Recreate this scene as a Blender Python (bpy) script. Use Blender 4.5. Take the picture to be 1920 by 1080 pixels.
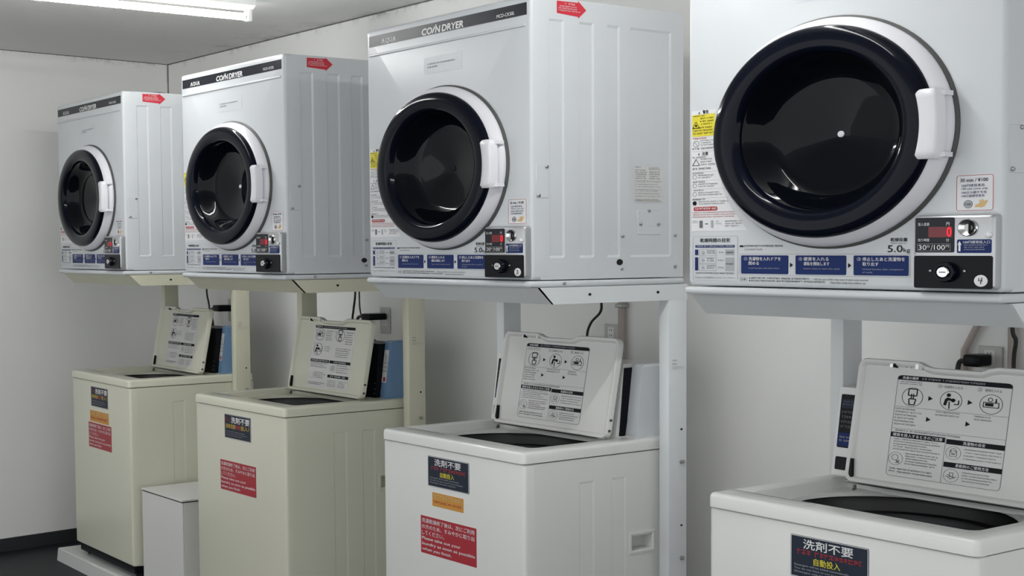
import bpy, bmesh, math, random
from mathutils import Vector, Matrix

random.seed(7)
for o in list(bpy.data.objects):
    bpy.data.objects.remove(o, do_unlink=True)
SC = bpy.context.scene
COL = SC.collection

# ------------------------------------------------------------------ camera
CAM = Vector((2.1624, -2.0879, 1.3295))
YAW, PITCH, ROLL = 0.92253, 0.06249, -0.0065
F_PX, SHIFT_PX = 2748.98, 94.17
fw = Vector((-math.sin(YAW) * math.cos(PITCH), math.cos(YAW) * math.cos(PITCH), -math.sin(PITCH)))
rt = Vector((math.cos(YAW), math.sin(YAW), 0))
up = rt.cross(fw)
cr, sr = math.cos(ROLL), math.sin(ROLL)
rt2 = cr * rt + sr * up
up2 = -sr * rt + cr * up
cd = bpy.data.cameras.new('camera')
cam = bpy.data.objects.new('camera', cd)
COL.objects.link(cam)
cam.matrix_world = Matrix(((rt2.x, up2.x, -fw.x, CAM.x), (rt2.y, up2.y, -fw.y, CAM.y),
                           (rt2.z, up2.z, -fw.z, CAM.z), (0, 0, 0, 1)))
cd.sensor_width = 36
cd.lens = F_PX / 1920 * 36
cd.shift_y = SHIFT_PX / 1920
cd.clip_start = 0.02
SC.camera = cam

# ------------------------------------------------------------------ world, exposure
wd = bpy.data.worlds.new('world')
SC.world = wd
wd.use_nodes = True
wd.node_tree.nodes['Background'].inputs[0].default_value = (0.97, 0.99, 1, 1)
wd.node_tree.nodes['Background'].inputs[1].default_value = 1.42
vs = SC.view_settings
vs.view_transform = 'Standard'
vs.look = 'None'
vs.exposure = 0.0
vs.gamma = 1
vs.use_curve_mapping = False
TUBE_POWER = 60.0            # emission of the fluorescent tubes

# ------------------------------------------------------------------ layout (metres)
K = 1.345                    # round things are this much wider than tall in the photograph
W, D, HD = 0.7354, 0.4963, 0.693          # dryer
ZD = 1.2308                  # dryer underside
DRY = [(-3.8780, .1195, -.0245), (-2.5933, .0881, .0028), (-1.3325, .0633, -.0001), (0, 0, 0)]
WW, DW, ZT, ZR, ZB = 0.638, 0.52, 0.8278, 0.7974, 0.1044   # washer
WSH = [(-3.8165, .1335, -.0235), (-2.5514, .0997, .0077), (-1.2853, .0726, .0034), (.0421, .0201, .0026)]
CX, CY, CZ, LW = -4.3918, .8474, 2.1988, .10645   # room corner, ceiling, turn of the end wall
YF, XR = -3.4, 3.6           # the room stays open behind the camera

# ------------------------------------------------------------------ materials
MATS = {}
def mat(name, col, rough=.5, metal=0, spec=.5, bump=0, bscale=200, var=0, vscale=6, emit=None, coat=0):
    if name in MATS:
        return MATS[name]
    m = bpy.data.materials.new(name)
    m.use_nodes = True
    nt = m.node_tree
    b = nt.nodes['Principled BSDF']
    b.inputs['Base Color'].default_value = (*col, 1)
    b.inputs['Roughness'].default_value = rough
    b.inputs['Metallic'].default_value = metal
    b.inputs['Specular IOR Level'].default_value = spec
    b.inputs['Coat Weight'].default_value = coat
    b.inputs['Coat Roughness'].default_value = .05
    if emit:
        b.inputs['Emission Color'].default_value = (*emit[0], 1)
        b.inputs['Emission Strength'].default_value = emit[1]
    if bump or var:
        tc = nt.nodes.new('ShaderNodeTexCoord')
    if var:
        n = nt.nodes.new('ShaderNodeTexNoise')
        n.inputs['Scale'].default_value = vscale
        n.inputs['Detail'].default_value = 6
        nt.links.new(tc.outputs['Object'], n.inputs['Vector'])
        r = nt.nodes.new('ShaderNodeValToRGB')
        r.color_ramp.elements[0].position = .3
        r.color_ramp.elements[1].position = .7
        r.color_ramp.elements[0].color = (*[c * (1 - var) for c in col], 1)
        r.color_ramp.elements[1].color = (*[min(1, c * (1 + var)) for c in col], 1)
        nt.links.new(n.outputs['Fac'], r.inputs['Fac'])
        nt.links.new(r.outputs['Color'], b.inputs['Base Color'])
    if bump:
        n2 = nt.nodes.new('ShaderNodeTexNoise')
        n2.inputs['Scale'].default_value = bscale
        n2.inputs['Detail'].default_value = 4
        nt.links.new(tc.outputs['Object'], n2.inputs['Vector'])
        bp = nt.nodes.new('ShaderNodeBump')
        bp.inputs['Strength'].default_value = bump
        bp.inputs['Distance'].default_value = .002
        nt.links.new(n2.outputs['Fac'], bp.inputs['Height'])
        nt.links.new(bp.outputs['Normal'], b.inputs['Normal'])
    MATS[name] = m
    return m

def stained(name, col, rough, axis, level, band, stain, scale):
    """painted plaster with grime of irregular outline along one edge"""
    m = mat(name, col, rough, bump=.25, bscale=60, var=.025, vscale=1.6)
    nt = m.node_tree
    b = nt.nodes['Principled BSDF']
    tc = [n for n in nt.nodes if n.type == 'TEX_COORD'][0]
    base = b.inputs['Base Color'].links[0].from_socket
    sep = nt.nodes.new('ShaderNodeSeparateXYZ')
    nt.links.new(tc.outputs['Object'], sep.inputs[0])
    mr = nt.nodes.new('ShaderNodeMapRange')
    mr.inputs['From Min'].default_value = level - band
    mr.inputs['From Max'].default_value = level
    nt.links.new(sep.outputs[axis], mr.inputs['Value'])
    n = nt.nodes.new('ShaderNodeTexNoise')
    n.inputs['Scale'].default_value = scale
    n.inputs['Detail'].default_value = 8
    n.inputs['Roughness'].default_value = .7
    nt.links.new(tc.outputs['Object'], n.inputs['Vector'])
    rp = nt.nodes.new('ShaderNodeValToRGB')
    rp.color_ramp.elements[0].position = .5
    rp.color_ramp.elements[1].position = .68
    nt.links.new(n.outputs['Fac'], rp.inputs['Fac'])
    mu = nt.nodes.new('ShaderNodeMath')
    mu.operation = 'MULTIPLY'
    pw = nt.nodes.new('ShaderNodeMath')
    pw.operation = 'POWER'
    pw.inputs[1].default_value = 2.5
    nt.links.new(mr.outputs[0], pw.inputs[0])
    nt.links.new(pw.outputs[0], mu.inputs[0])
    nt.links.new(rp.outputs['Color'], mu.inputs[1])
    mx = nt.nodes.new('ShaderNodeMix')
    mx.data_type = 'RGBA'
    nt.links.new(mu.outputs[0], mx.inputs[0])
    nt.links.new(base, mx.inputs[6])
    mx.inputs[7].default_value = (*stain, 1)
    nt.links.new(mx.outputs[2], b.inputs['Base Color'])
    return m

white = mat('white_enamel', (.615, .642, .665), .30, var=.012, vscale=3)
white2 = mat('white_washer_enamel', (.76, .765, .745), .28, var=.012, vscale=3, coat=.2)
cream = mat('cream_enamel', (.68, .68, .56), .3, var=.015, vscale=3, coat=.2)
creamst = mat('cream_stand_paint', (.62, .615, .48), .4, var=.02)
whitest = mat('grey_white_stand_paint', (.70, .73, .74), .38, var=.02)
plastic = mat('white_plastic', (.76, .76, .80), .3)
lidgrey = mat('lid_grey_white', (.68, .68, .665), .35, var=.01)
lidcream = mat('lid_cream', (.64, .635, .53), .35, var=.01)
gasket = mat('grey_rubber', (.075, .078, .075), .6)
blackg = mat('black_gloss', (.003, .0045, .010), .09, spec=.13)
glassb = mat('black_door_glass', (.002, .003, .005), .05, spec=.15)
blackp = mat('black_plastic', (.005, .006, .008), .3, spec=.12)
drum = mat('dark_drum', (.035, .035, .04), .35, metal=.4)
tubb = mat('black_tub', (.008, .008, .01), .4)
strip = mat('charcoal_strip', (.010, .012, .018), .3, spec=.22)
silver = mat('silver_paint', (.50, .51, .52), .3, metal=.6)
chrome = mat('chrome', (.7, .7, .7), .18, metal=1)
steel = mat('zinc_screw', (.45, .45, .44), .35, metal=1)
hole = mat('hole_black', (.004, .004, .004), .8)
P_white = mat('print_white', (.78, .78, .78), .5)
P_grey = mat('print_grey', (.13, .135, .15), .6)
P_lgrey = mat('print_light_grey', (.38, .39, .42), .5)
P_black = mat('print_black', (.008, .009, .012), .6, spec=.15)
P_blue = mat('print_blue', (.010, .026, .125), .45, spec=.15)
P_red = mat('print_red', (.38, .018, .03), .45)
P_arrow = mat('print_bright_red', (.55, .02, .04), .45)
P_yellow = mat('print_yellow', (.72, .62, .03), .45)
P_orange = mat('print_orange', (.60, .28, .04), .5)
P_slate = mat('print_slate', (.022, .030, .048), .45, spec=.15)
P_dred = mat('print_dark_red', (.34, .012, .025), .45)
P_tan = mat('print_tan', (.62, .42, .18), .5)
P_paper = mat('label_paper', (.74, .75, .76), .45)
P_lpaper = mat('lid_label_film', (.66, .66, .65), .4)
P_amber = mat('print_amber', (.62, .42, .05), .5)
led = mat('led_red', (.25, .0, .01), .4, emit=((1, .01, .03), .9))
leddim = mat('led_window', (.06, .0, .005), .25, emit=((1, .0, .02), .07))
blueb = mat('blue_coin_box', (.17, .29, .47), .35)
cable = mat('black_cable', (.01, .01, .01), .5)
pipem = mat('beige_pipe', (.42, .36, .33), .5)
outl = mat('outlet_plate', (.55, .55, .53), .4)
tubem = mat('fluorescent_tube', (1, 1, 1), .4, emit=((1, 1, .985), TUBE_POWER))
lampw = mat('lamp_white_metal', (.80, .80, .79), .35)
boxw = mat('melamine_white', (.72, .72, .70), .4, var=.01)
traym = mat('tray_plastic', (.64, .65, .64), .4)
floorm = mat('dark_vinyl', (.009, .010, .014), .5, spec=.25, bump=.15, bscale=300, var=.12, vscale=30)
basem = mat('charcoal_vinyl_base', (.028, .030, .034), .4)
beadm = mat('dark_sealant', (.17, .17, .155), .8, var=.5, vscale=25)
wallm = stained('wall_paint', (.88, .88, .865), .6, 2, CZ, .045, (.22, .22, .20), 12)
ceilm = stained('ceiling_paint', (.76, .755, .73), .7, 1, CY, .35, (.40, .40, .37), 5)

# ------------------------------------------------------------------ mesh builder
class MB:
    def __init__(s):
        s.v, s.f, s.m, s.mats = [], [], [], []
    def mi(s, m):
        if m not in s.mats:
            s.mats.append(m)
        return s.mats.index(m)
    def add(s, vs, fs, m):
        o, k = len(s.v), s.mi(m)
        s.v += [tuple(x) for x in vs]
        for f in fs:
            s.f.append([i + o for i in f])
            s.m.append(k)
    def box(s, x0, x1, y0, y1, z0, z1, m, r=0, seg=2):
        if r <= 0:
            v = [(x, y, z) for x in (x0, x1) for y in (y0, y1) for z in (z0, z1)]
            s.add(v, [(0, 1, 3, 2), (4, 6, 7, 5), (0, 4, 5, 1), (2, 3, 7, 6), (0, 2, 6, 4), (1, 5, 7, 3)], m)
            return s
        bm = bmesh.new()
        bmesh.ops.create_cube(bm, size=1)
        for q in bm.verts:
            q.co = Vector((x0 + (q.co.x + .5) * (x1 - x0), y0 + (q.co.y + .5) * (y1 - y0), z0 + (q.co.z + .5) * (z1 - z0)))
        bmesh.ops.bevel(bm, geom=bm.edges[:], offset=r, segments=seg, affect='EDGES', profile=.5)
        bm.verts.index_update()
        s.add([q.co[:] for q in bm.verts], [[q.index for q in f.verts] for f in bm.faces], m)
        bm.free()
        return s
    def hexa(s, a, m):
        """8 corners: bottom 4 (ccw from above) then top 4"""
        s.add(a, [(3, 2, 1, 0), (4, 5, 6, 7), (0, 1, 5, 4), (1, 2, 6, 5), (2, 3, 7, 6), (3, 0, 4, 7)], m)
        return s
    def loft(s, loops, m, cap0=False, cap1=False, flip=False):
        n = len(loops[0])
        vs = [p for l in loops for p in l]
        fs = []
        for i in range(len(loops) - 1):
            for j in range(n):
                a, b, c, d = i * n + j, i * n + (j + 1) % n, (i + 1) * n + (j + 1) % n, (i + 1) * n + j
                fs.append((d, c, b, a) if flip else (a, b, c, d))
        if cap0:
            fs.append(list(range(n)) if flip else list(range(n))[::-1])
        if cap1:
            k = (len(loops) - 1) * n
            fs.append([k + j for j in range(n)][::-1] if flip else [k + j for j in range(n)])
        s.add(vs, fs, m)
        return s
    def lathe_v(s, uc, zc, prof, m, seg=72, close=False):
        """around an axis along depth; prof = (radius in u, v) from outside in"""
        loops = [[(uc + r * math.cos(2 * math.pi * j / seg), v, zc + r * math.sin(2 * math.pi * j / seg) / K)
                  for j in range(seg)] for r, v in prof]
        s.loft(loops, m, cap1=close, flip=True)
        return s
    def lathe_z(s, uc, vc, prof, m, seg=64, close=False, sv=1):
        loops = [[(uc + r * math.cos(2 * math.pi * j / seg), vc + sv * r * math.sin(2 * math.pi * j / seg), z)
                  for j in range(seg)] for r, z in prof]
        s.loft(loops, m, cap1=close)
        return s
    def disc(s, c, n, r, h, m, seg=12, squash=True, dome=0):
        """short cylinder on a surface: c centre, n axis, r radius, h height; vertical radius squashed like the photo"""
        n = Vector(n).normalized()
        c = Vector(c)
        z = Vector((0, 0, 1)) if abs(n.z) < .9 else Vector((0, 1, 0))
        a = z.cross(n).normalized()
        b = n.cross(a)
        kb = 1 / K if squash and abs(n.z) < .9 else 1
        def loop(rr, hh):
            return [c + n * hh + a * rr * math.cos(2 * math.pi * j / seg) + b * rr * kb * math.sin(2 * math.pi * j / seg) for j in range(seg)]
        ls = [loop(r, 0), loop(r, h * .7), loop(r * .88, h)]
        if dome:
            ls.append(loop(r * .4, h + dome))
        s.loft([[tuple(p) for p in l] for l in ls], m, cap1=True)
        return s
    def tube(s, pts, r, m, seg=8):
        pts = [Vector(p) for p in pts]
        loops = []
        pa = None
        for i, p in enumerate(pts):
            t = (pts[min(i + 1, len(pts) - 1)] - pts[max(i - 1, 0)]).normalized()
            if pa is None:
                pa = t.orthogonal().normalized()
            pa = (pa - t * pa.dot(t)).normalized()
            b = t.cross(pa)
            loops.append([tuple(p + r * (pa * math.cos(2 * math.pi * j / seg) + b * math.sin(2 * math.pi * j / seg))) for j in range(seg)])
        s.loft(loops, m, cap0=True, cap1=True)
        return s
    def mesh(s, name, smooth=40):
        me = bpy.data.meshes.new(name)
        me.from_pydata(s.v, [], s.f)
        for m in s.mats:
            me.materials.append(m)
        me.polygons.foreach_set('material_index', s.m)
        if smooth:
            me.polygons.foreach_set('use_smooth', [True] * len(me.polygons))
            me.set_sharp_from_angle(angle=math.radians(smooth))
        me.update()
        return me

def spline(pts, n=8):
    """Catmull-Rom through points"""
    P = [Vector(p) for p in pts]
    P = [P[0] * 2 - P[1]] + P + [P[-1] * 2 - P[-2]]
    out = []
    for i in range(1, len(P) - 2):
        for k in range(n):
            t = k / n
            a, b, c, d = P[i - 1], P[i], P[i + 1], P[i + 2]
            out.append(.5 * ((2 * b) + (c - a) * t + (2 * a - 5 * b + 4 * c - d) * t * t + (3 * b - a - 3 * c + d) * t ** 3))
    out.append(P[-2])
    return out

def rr(x0, x1, y0, y1, r, per=4, edge=1):
    """rounded rectangle, counter-clockwise"""
    pts = []
    cs = [(x1 - r, y0 + r, -90), (x1 - r, y1 - r, 0), (x0 + r, y1 - r, 90), (x0 + r, y0 + r, 180)]
    for i, (cx, cy, a) in enumerate(cs):
        arc = [(cx + r * math.cos(math.radians(a + 90 * k / per)), cy + r * math.sin(math.radians(a + 90 * k / per))) for k in range(per + 1)]
        pts += arc
        nx, ny, na = cs[(i + 1) % 4]
        e = (nx + r * math.cos(math.radians(na)), ny + r * math.sin(math.radians(na)))
        for k in range(1, edge):
            t = k / edge
            pts.append((arc[-1][0] * (1 - t) + e[0] * t, arc[-1][1] * (1 - t) + e[1] * t))
    return pts

# ------------------------------------------------------------------ flat print
TXT = {}
def text_shape(string, bold=0.0, shear=0.0):
    key = (string, bold, shear)
    if key in TXT:
        return TXT[key]
    cu = bpy.data.curves.new('txt', 'FONT')
    cu.body = string
    cu.size = 1
    cu.resolution_u = 3
    cu.shear = shear
    ob = bpy.data.objects.new('txt', cu)
    COL.objects.link(ob)
    bpy.context.view_layer.update()
    me = ob.evaluated_get(bpy.context.evaluated_depsgraph_get()).to_mesh()
    v = [(q.co.x, q.co.y) for q in me.vertices]
    f = [list(p.vertices) for p in me.polygons]
    bpy.data.objects.remove(ob, do_unlink=True)
    bpy.data.curves.remove(cu)
    x0, x1 = min(p[0] for p in v), max(p[0] for p in v)
    y0, y1 = min(p[1] for p in v), max(p[1] for p in v)
    v = [((p[0] - x0) / (x1 - x0), (p[1] - y0) / max(1e-6, y1 - y0)) for p in v]
    TXT[key] = (v, f)
    return TXT[key]

class Print(MB):
    """flat shapes in a plane; fn(a, b, h) gives the point, a to the right, b upward, h off the surface"""
    def __init__(s, fn):
        super().__init__()
        s.fn = fn
    def poly(s, pts, m, h=.0006):
        s.add([s.fn(a, b, h) for a, b in pts], [list(range(len(pts)))], m)
        return s
    def rect(s, a0, a1, b0, b1, m, h=.0006):
        return s.poly([(a0, b0), (a1, b0), (a1, b1), (a0, b1)], m, h)
    def rrect(s, a0, a1, b0, b1, r, m, h=.0006):
        p = rr(a0, a1, b0 * K, b1 * K, r, 3)
        return s.poly([(a, b / K) for a, b in p], m, h)
    def plate(s, a0, a1, b0, b1, r, m, t=.0006):
        """thin sheet with edges"""
        p = [(a, b / K) for a, b in rr(a0, a1, b0 * K, b1 * K, r, 3)]
        s.loft([[s.fn(a, b, -.0002) for a, b in p], [s.fn(a, b, t) for a, b in p]], m, cap1=True)
        return s
    def frame(s, a0, a1, b0, b1, r, t, m, h=.0008):
        p = [(a, b / K) for a, b in rr(a0, a1, b0 * K, b1 * K, r, 3)]
        q = [(a, b / K) for a, b in rr(a0 + t, a1 - t, b0 * K + t, b1 * K - t, max(r - t, t * .5), 3)]
        s.loft([[s.fn(a, b, h) for a, b in p], [s.fn(a, b, h) for a, b in q]], m)
        return s
    def ring(s, a, b, r, t, m, h=.0008, seg=24):
        c = [(math.cos(2 * math.pi * j / seg), math.sin(2 * math.pi * j / seg)) for j in range(seg)]
        s.loft([[s.fn(a + r * x, b + r * y / K, h) for x, y in c], [s.fn(a + (r - t) * x, b + (r - t) * y / K, h) for x, y in c]], m)
        return s
    def oval(s, a, b, r, m, h=.0008, seg=20):
        return s.poly([(a + r * math.cos(2 * math.pi * j / seg), b + r * math.sin(2 * math.pi * j / seg) / K) for j in range(seg)], m, h)
    def line(s, p, q, t, m, h=.0009):
        dx, dy = q[0] - p[0], (q[1] - p[1]) * K
        l = math.hypot(dx, dy) or 1
        nx, ny = -dy / l * t / 2, dx / l * t / 2 / K
        return s.poly([(p[0] - nx, p[1] - ny), (q[0] - nx, q[1] - ny), (q[0] + nx, q[1] + ny), (p[0] + nx, p[1] + ny)], m, h)
    def text(s, string, a0, a1, b0, b1, m, h=.0011, bold=0.0, shear=0.0):
        v, f = text_shape(string, 0, shear)
        q = bold * 2.2 * (b1 - b0)
        for k, (dx, dy) in enumerate(((0, 0), (q, 0), (-q, 0), (0, q / K), (0, -q / K)) if bold else ((0, 0),)):
            s.add([s.fn(a0 + x * (a1 - a0) + dx, b0 + y * (b1 - b0) + dy, h + k * .00001) for x, y in v], f, m)
        return s
    def scrib(s, a0, a1, b0, b1, m, rows=1, h=.0011, fill=.55, ragged=.25):
        """rows of small print too fine to read: broken strokes"""
        rnd = random.Random(int((a0 * 7919 + b0 * 104729 + a1 * 31) * 10000))
        rh = (b1 - b0) / rows
        for i in range(rows):
            bt = b1 - i * rh
            bb = bt - rh * fill
            ch = (bt - bb) * K * .95
            end = a1 - (a1 - a0) * ragged * rnd.random()
            a = a0
            while a < end:
                wd_ = ch * rnd.uniform(.55, .95)
                if rnd.random() < .08:
                    a += ch * .6
                    continue
                e = min(a + wd_, a1)
                t = (bt - bb) * .2
                y1_ = bb + (bt - bb) * rnd.uniform(.55, .85)
                y2_ = bb + (bt - bb) * rnd.uniform(.0, .35)
                s.rect(a, e, y1_, y1_ + t, m, h)
                if rnd.random() < .7:
                    s.rect(a, e, y2_, y2_ + t, m, h)
                xm = rnd.uniform(a, e - (e - a) * .25)
                s.rect(xm, xm + ch * .16, bb, bt, m, h)
                a += wd_ + ch * .18
        return s
    def mesh(s, name, smooth=0):
        return super().mesh(name, smooth)

# ------------------------------------------------------------------ objects
def link(name, me, parent=None, label=None):
    o = bpy.data.objects.new(name, me)
    COL.objects.link(o)
    if parent:
        o.parent = parent
    if label:
        o['label'] = label
    return o

CACHE = {}
def part(name, key, build, parent, smooth=40, label=None):
    """a part whose mesh is shared by every copy with the same key"""
    if key not in CACHE:
        b = build()
        CACHE[key] = b.mesh(name, smooth if not isinstance(b, Print) else 0)
    return link(name, CACHE[key], parent, label)

def thing(name, label, cat, loc=(0, 0, 0), rz=0, group=None, me=None):
    o = bpy.data.objects.new(name, me)
    COL.objects.link(o)
    o.location = loc
    o.rotation_euler = (0, 0, rz)
    o['label'] = label
    o['category'] = cat
    if group:
        o['group'] = group
    return o

def structure(name, mb, smooth=0, label=None):
    o = link(name, mb.mesh(name, smooth))
    o['kind'] = 'structure'
    if label:
        o['label'] = label
    return o

def screw(parent, key, c, n, r=.0055, h=.003, m=None, name='screw'):
    m = m or steel
    def b():
        x = MB()
        x.disc((0, 0, 0), n, r, h, m, 10, dome=h * .25)
        return x
    o = part(name, ('screw', key, r, h, m.name), b, parent)
    o.location = c
    return o

# ------------------------------------------------------------------ the room
ld = Vector((math.sin(LW), -math.cos(LW), 0))        # along the end wall toward the camera side
ln = Vector((math.cos(LW), math.sin(LW), 0))         # its face
ex = CX + (CY - YF) * math.tan(LW)                   # where the end wall meets the wall behind
T = .12
structure('floor', MB().box(CX - .3, XR + T, YF - T, CY + T, -.1, 0, floorm), label='dark charcoal vinyl floor')
structure('ceiling', MB().box(CX - .3, XR + T, YF - T, CY + T, CZ, CZ + .1, ceilm), label='grey white ceiling with grimy edges')
structure('wall_back', MB().box(CX - .3, XR + T, CY, CY + T, 0, CZ, wallm), label='off white wall behind the machines')
c0 = Vector((CX, CY, 0))
L = (CY - YF) / math.cos(LW)
def along(p0, a, b, z0, z1, t0, t1, m):
    """slab along the end wall: a..b metres from the corner, t0..t1 out of its face"""
    q = [p0 + ld * a + ln * t0, p0 + ld * b + ln * t0, p0 + ld * b + ln * t1, p0 + ld * a + ln * t1]
    mb = MB()
    mb.hexa([(p.x, p.y, z0) for p in q] + [(p.x, p.y, z1) for p in q], m)
    return mb
structure('wall_left', along(c0, -.0, L, 0, CZ, -T, 0, wallm), label='off white end wall')
structure('baseboard_left', along(c0, .012, L, 0, .058, 0, .008, basem), label='charcoal vinyl baseboard')
structure('baseboard_back', MB().box(CX + .012, XR, CY - .008, CY, 0, .058, basem))
structure('trim_1', MB().box(CX + .003, XR, CY - .004, CY, CZ - .004, CZ, beadm), label='dark grimy joint between wall and ceiling')
structure('trim_2', along(c0, .0, L, CZ - .003, CZ, 0, .003, beadm))
structure('trim_3', along(c0, .0, .005, 0, CZ, 0, .004, beadm), label='dark joint in the room corner')

# ------------------------------------------------------------------ lamps
def lamp(x, yc, label):
    o = thing('fluorescent_lamp', label, 'lamp', (x, yc, CZ), 0, 'fluorescent battens on the ceiling')
    y0, y1 = -.66, .66
    def housing():
        b = MB()
        pr = [(-.048, 0), (-.040, -.034), (-.022, -.044), (.022, -.044), (.040, -.034), (.048, 0)]
        b.loft([[(a, y0 - .005, z) for a, z in pr], [(a, y1 + .005, z) for a, z in pr]], lampw, cap0=True, cap1=True)
        return b
    part('housing', 'lamp_h', housing, o, 20)
    def tb():
        b = MB()
        n = 14
        ls = [[(.0135 * math.cos(2 * math.pi * j / n), y, -.069 + .0115 * math.sin(2 * math.pi * j / n)) for j in range(n)]
              for y in [y0 + .02 + (y1 - y0 - .04) * i / 8 for i in range(9)]]
        b.loft(ls, tubem, cap0=True, cap1=True)
        return b
    part('tube', 'lamp_t', tb, o)
    for y in (y0, y1):
        part('lamp_holder', ('lamp_c', y), lambda: MB().box(-.016, .016, y - .006 if y < 0 else y - .012, y + .012 if y < 0 else y + .006, -.084, -.040, lampw, .004)
             .disc((0, y + (.012 if y < 0 else -.012), -.069), (0, 1 if y < 0 else -1, 0), .0138, .009, chrome, 14), o)
    return o
lamp(-2.49, -.36, 'bare tube fluorescent batten on the ceiling above the second cream washer')
lamp(.10, -.36, 'bare tube fluorescent batten on the ceiling above the dryer with sticker number 4')

# ------------------------------------------------------------------ dryer
DU, DZ = .3677, .301         # door centre
front = lambda a, b, h: (a, -h, b)
sideR = lambda a, b, h: (W + h, a, b)
UV = -.022
unitf = lambda a, b, h: (a, UV - h, b)

def recessed_side(u, breaks, z0, z1, v0, v1, zb, zt, depth, m, slope=.005, cut=None):
    """sheet-metal side with shallow pressed panels; breaks = [(v_start, v_end)]"""
    b = MB()
    vs_ = [v0]
    for p, q in breaks:
        vs_ += [p, p + slope * .4, q - slope, q]
    vs_.append(v1)
    zs = [z0, zb, zb + slope, zt - slope, zt, z1]
    def dep(v, z):
        if not (zb < z < zt):
            return 0
        for p, q in breaks:
            if p < v < q:
                return depth
        return 0
    n = len(zs)
    if cut:
        vs_ = sorted(vs_ + [cut[0], cut[1]])
        zs = sorted(zs + [cut[2], cut[3]])
    vs_ = [v0, v0 + .0005] + vs_[1:-1] + [v1 - .0005, v1]
    zs = [z0, z0 + .0005] + zs[1:-1] + [z1 - .0005, z1]
    n = len(zs)
    fold = lambda v, z: .010 if v in (v0, v1) or z in (z0, z1) else dep(v, z)
    b.add([(u - fold(v, z), v, z) for v in vs_ for z in zs],
          [(i * n + j, (i + 1) * n + j, (i + 1) * n + j + 1, i * n + j + 1) for i in range(len(vs_) - 1) for j in range(n - 1)
           if not (cut and cut[0] <= vs_[i] < cut[1] and cut[2] <= zs[j] < cut[3])], m)
    return b

def dryer_body():
    b = MB()
    b.box(.0, W - .006, .046, D, .018, HD, white, .003, 2)
    # front shell: rolled edges and a round opening for the door
    n = 96
    def rect(i_, v, r):
        pts = rr(i_, W - i_, .018 + i_, HD - i_, r, 8, 16)
        return [(x, v, z) for x, z in pts]
    o0 = rect(0, .048, .010)
    loops = [o0, rect(0, .009, .010), rect(.0008, .0055, .0092), rect(.0027, .0027, .008), rect(.0055, .0008, .006), rect(.009, 0, .004)]
    ang = [math.atan2((p[2] - DZ) * K, p[0] - DU) for p in o0]
    for r_, v in ((.262, 0), (.262, .045)):
        loops.append([(DU + r_ * math.cos(t), v, DZ + r_ * math.sin(t) / K) for t in ang])
    b.loft(loops, white, cap1=True)
    return b

def build_front_print():
    p = Print(front)
    # time chart
    p.frame(.015, .140, .028, .117, .005, .0008, P_lgrey)
    p.text('乾燥時間の目安', .036, .119, .1045, .1125, P_black, bold=.01)
    p.rect(.022, .131, .094, .099, P_blue)
    p.scrib(.026, .129, .0953, .0978, P_white, ragged=.02, fill=.9)
    p.rect(.021, .030, .079, .090, P_blue)
    p.rect(.021, .030, .048, .0745, P_blue)
    for z in (.078, .0625, .048):
        p.frame(.033, .081, z, z + .0125, .001, .0006, P_grey)
        p.scrib(.055, .078, z + .002, z + .0105, P_black, 2, ragged=.3)
        p.oval(.044, z + .006, .0045, P_lgrey)
        p.scrib(.086, .101, z + .0045, z + .0075, P_grey, 1, ragged=.05, fill=.9)
    p.rect(.106, .130, .079, .090, P_lgrey)
    p.rect(.106, .130, .048, .0745, P_lgrey)
    p.scrib(.109, .128, .0825, .0855, P_black, fill=.9, ragged=.1)
    p.scrib(.109, .128, .060, .063, P_black, fill=.9, ragged=.1)
    p.scrib(.021, .130, .041, .0445, P_black, ragged=.03, fill=.8)
    p.text('5.0kg以上の洗濯物を入れないでください。', .020, .134, .032, .0360, P_grey)
    return p

def caution_print():
    p = Print(front)
    p.rect(.145, .155, .0945, .0980, P_black)
    p.scrib(.157, .257, .0940, .0985, P_black, ragged=.02, fill=.8)
    p.text('Cool down Cycle', .158, .205, .0875, .0925, P_grey)
    p.frame(.145, .551, .0405, .0815, .005, .0009, P_lgrey)
    p.frame(.146, .165, .0280, .0365, .002, .0006, P_grey)
    p.text('注意', .149, .162, .0300, .0345, P_black)
    for z in (.0325, .0275):
        p.oval(.172, z + .002, .0016, P_black)
    p.scrib(.176, .325, .0323, .0365, P_black, ragged=.05, fill=.8)
    p.scrib(.176, .365, .0272, .0312, P_black, ragged=.03, fill=.8)
    p.text('100 Yen coins ONLY, No return if other coins inserted', .335, .460, .0323, .0360, P_black)
    p.text('Clean filter inside drum before use', .373, .455, .0270, .0308, P_black)
    for a in (.2755, .4145):
        p.poly([(a, .0560), (a + .0075, .0605), (a, .0650)], P_black, .0009)
    return p

def capacity_print():
    p = Print(front)
    p.text('乾燥容量', .509, .545, .1030, .1095, P_black, bold=.008)
    p.text('Rated capacity', .510, .543, .0985, .1018, P_grey)
    p.text('5.0', .503, .535, .0845, .0965, P_black, bold=.005)
    p.text('kg', .537, .551, .0825, .0915, P_black)
    return p

def step_panel(a0, a1, lines, eng):
    def base():
        return Print(front).plate(a0, a1, .0430, .0785, .003, P_blue, .0007)
    def letters():
        p = Print(front)
        p.text(lines[0], a0 + .008, a0 + .017, .0690, .0750, P_white)
        x = a0 + .0205
        p.text(lines[1], x, x + lines[3], .0685, .0755, P_white, bold=.006)
        p.text(lines[2], x, x + lines[4], .0600, .0665, P_white, bold=.006)
        for i, e in enumerate(eng):
            p.text(e[0], x, x + e[1], .0520 - i * .0055, .0555 - i * .0055, P_lgrey)
        return p
    return base, letters

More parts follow.
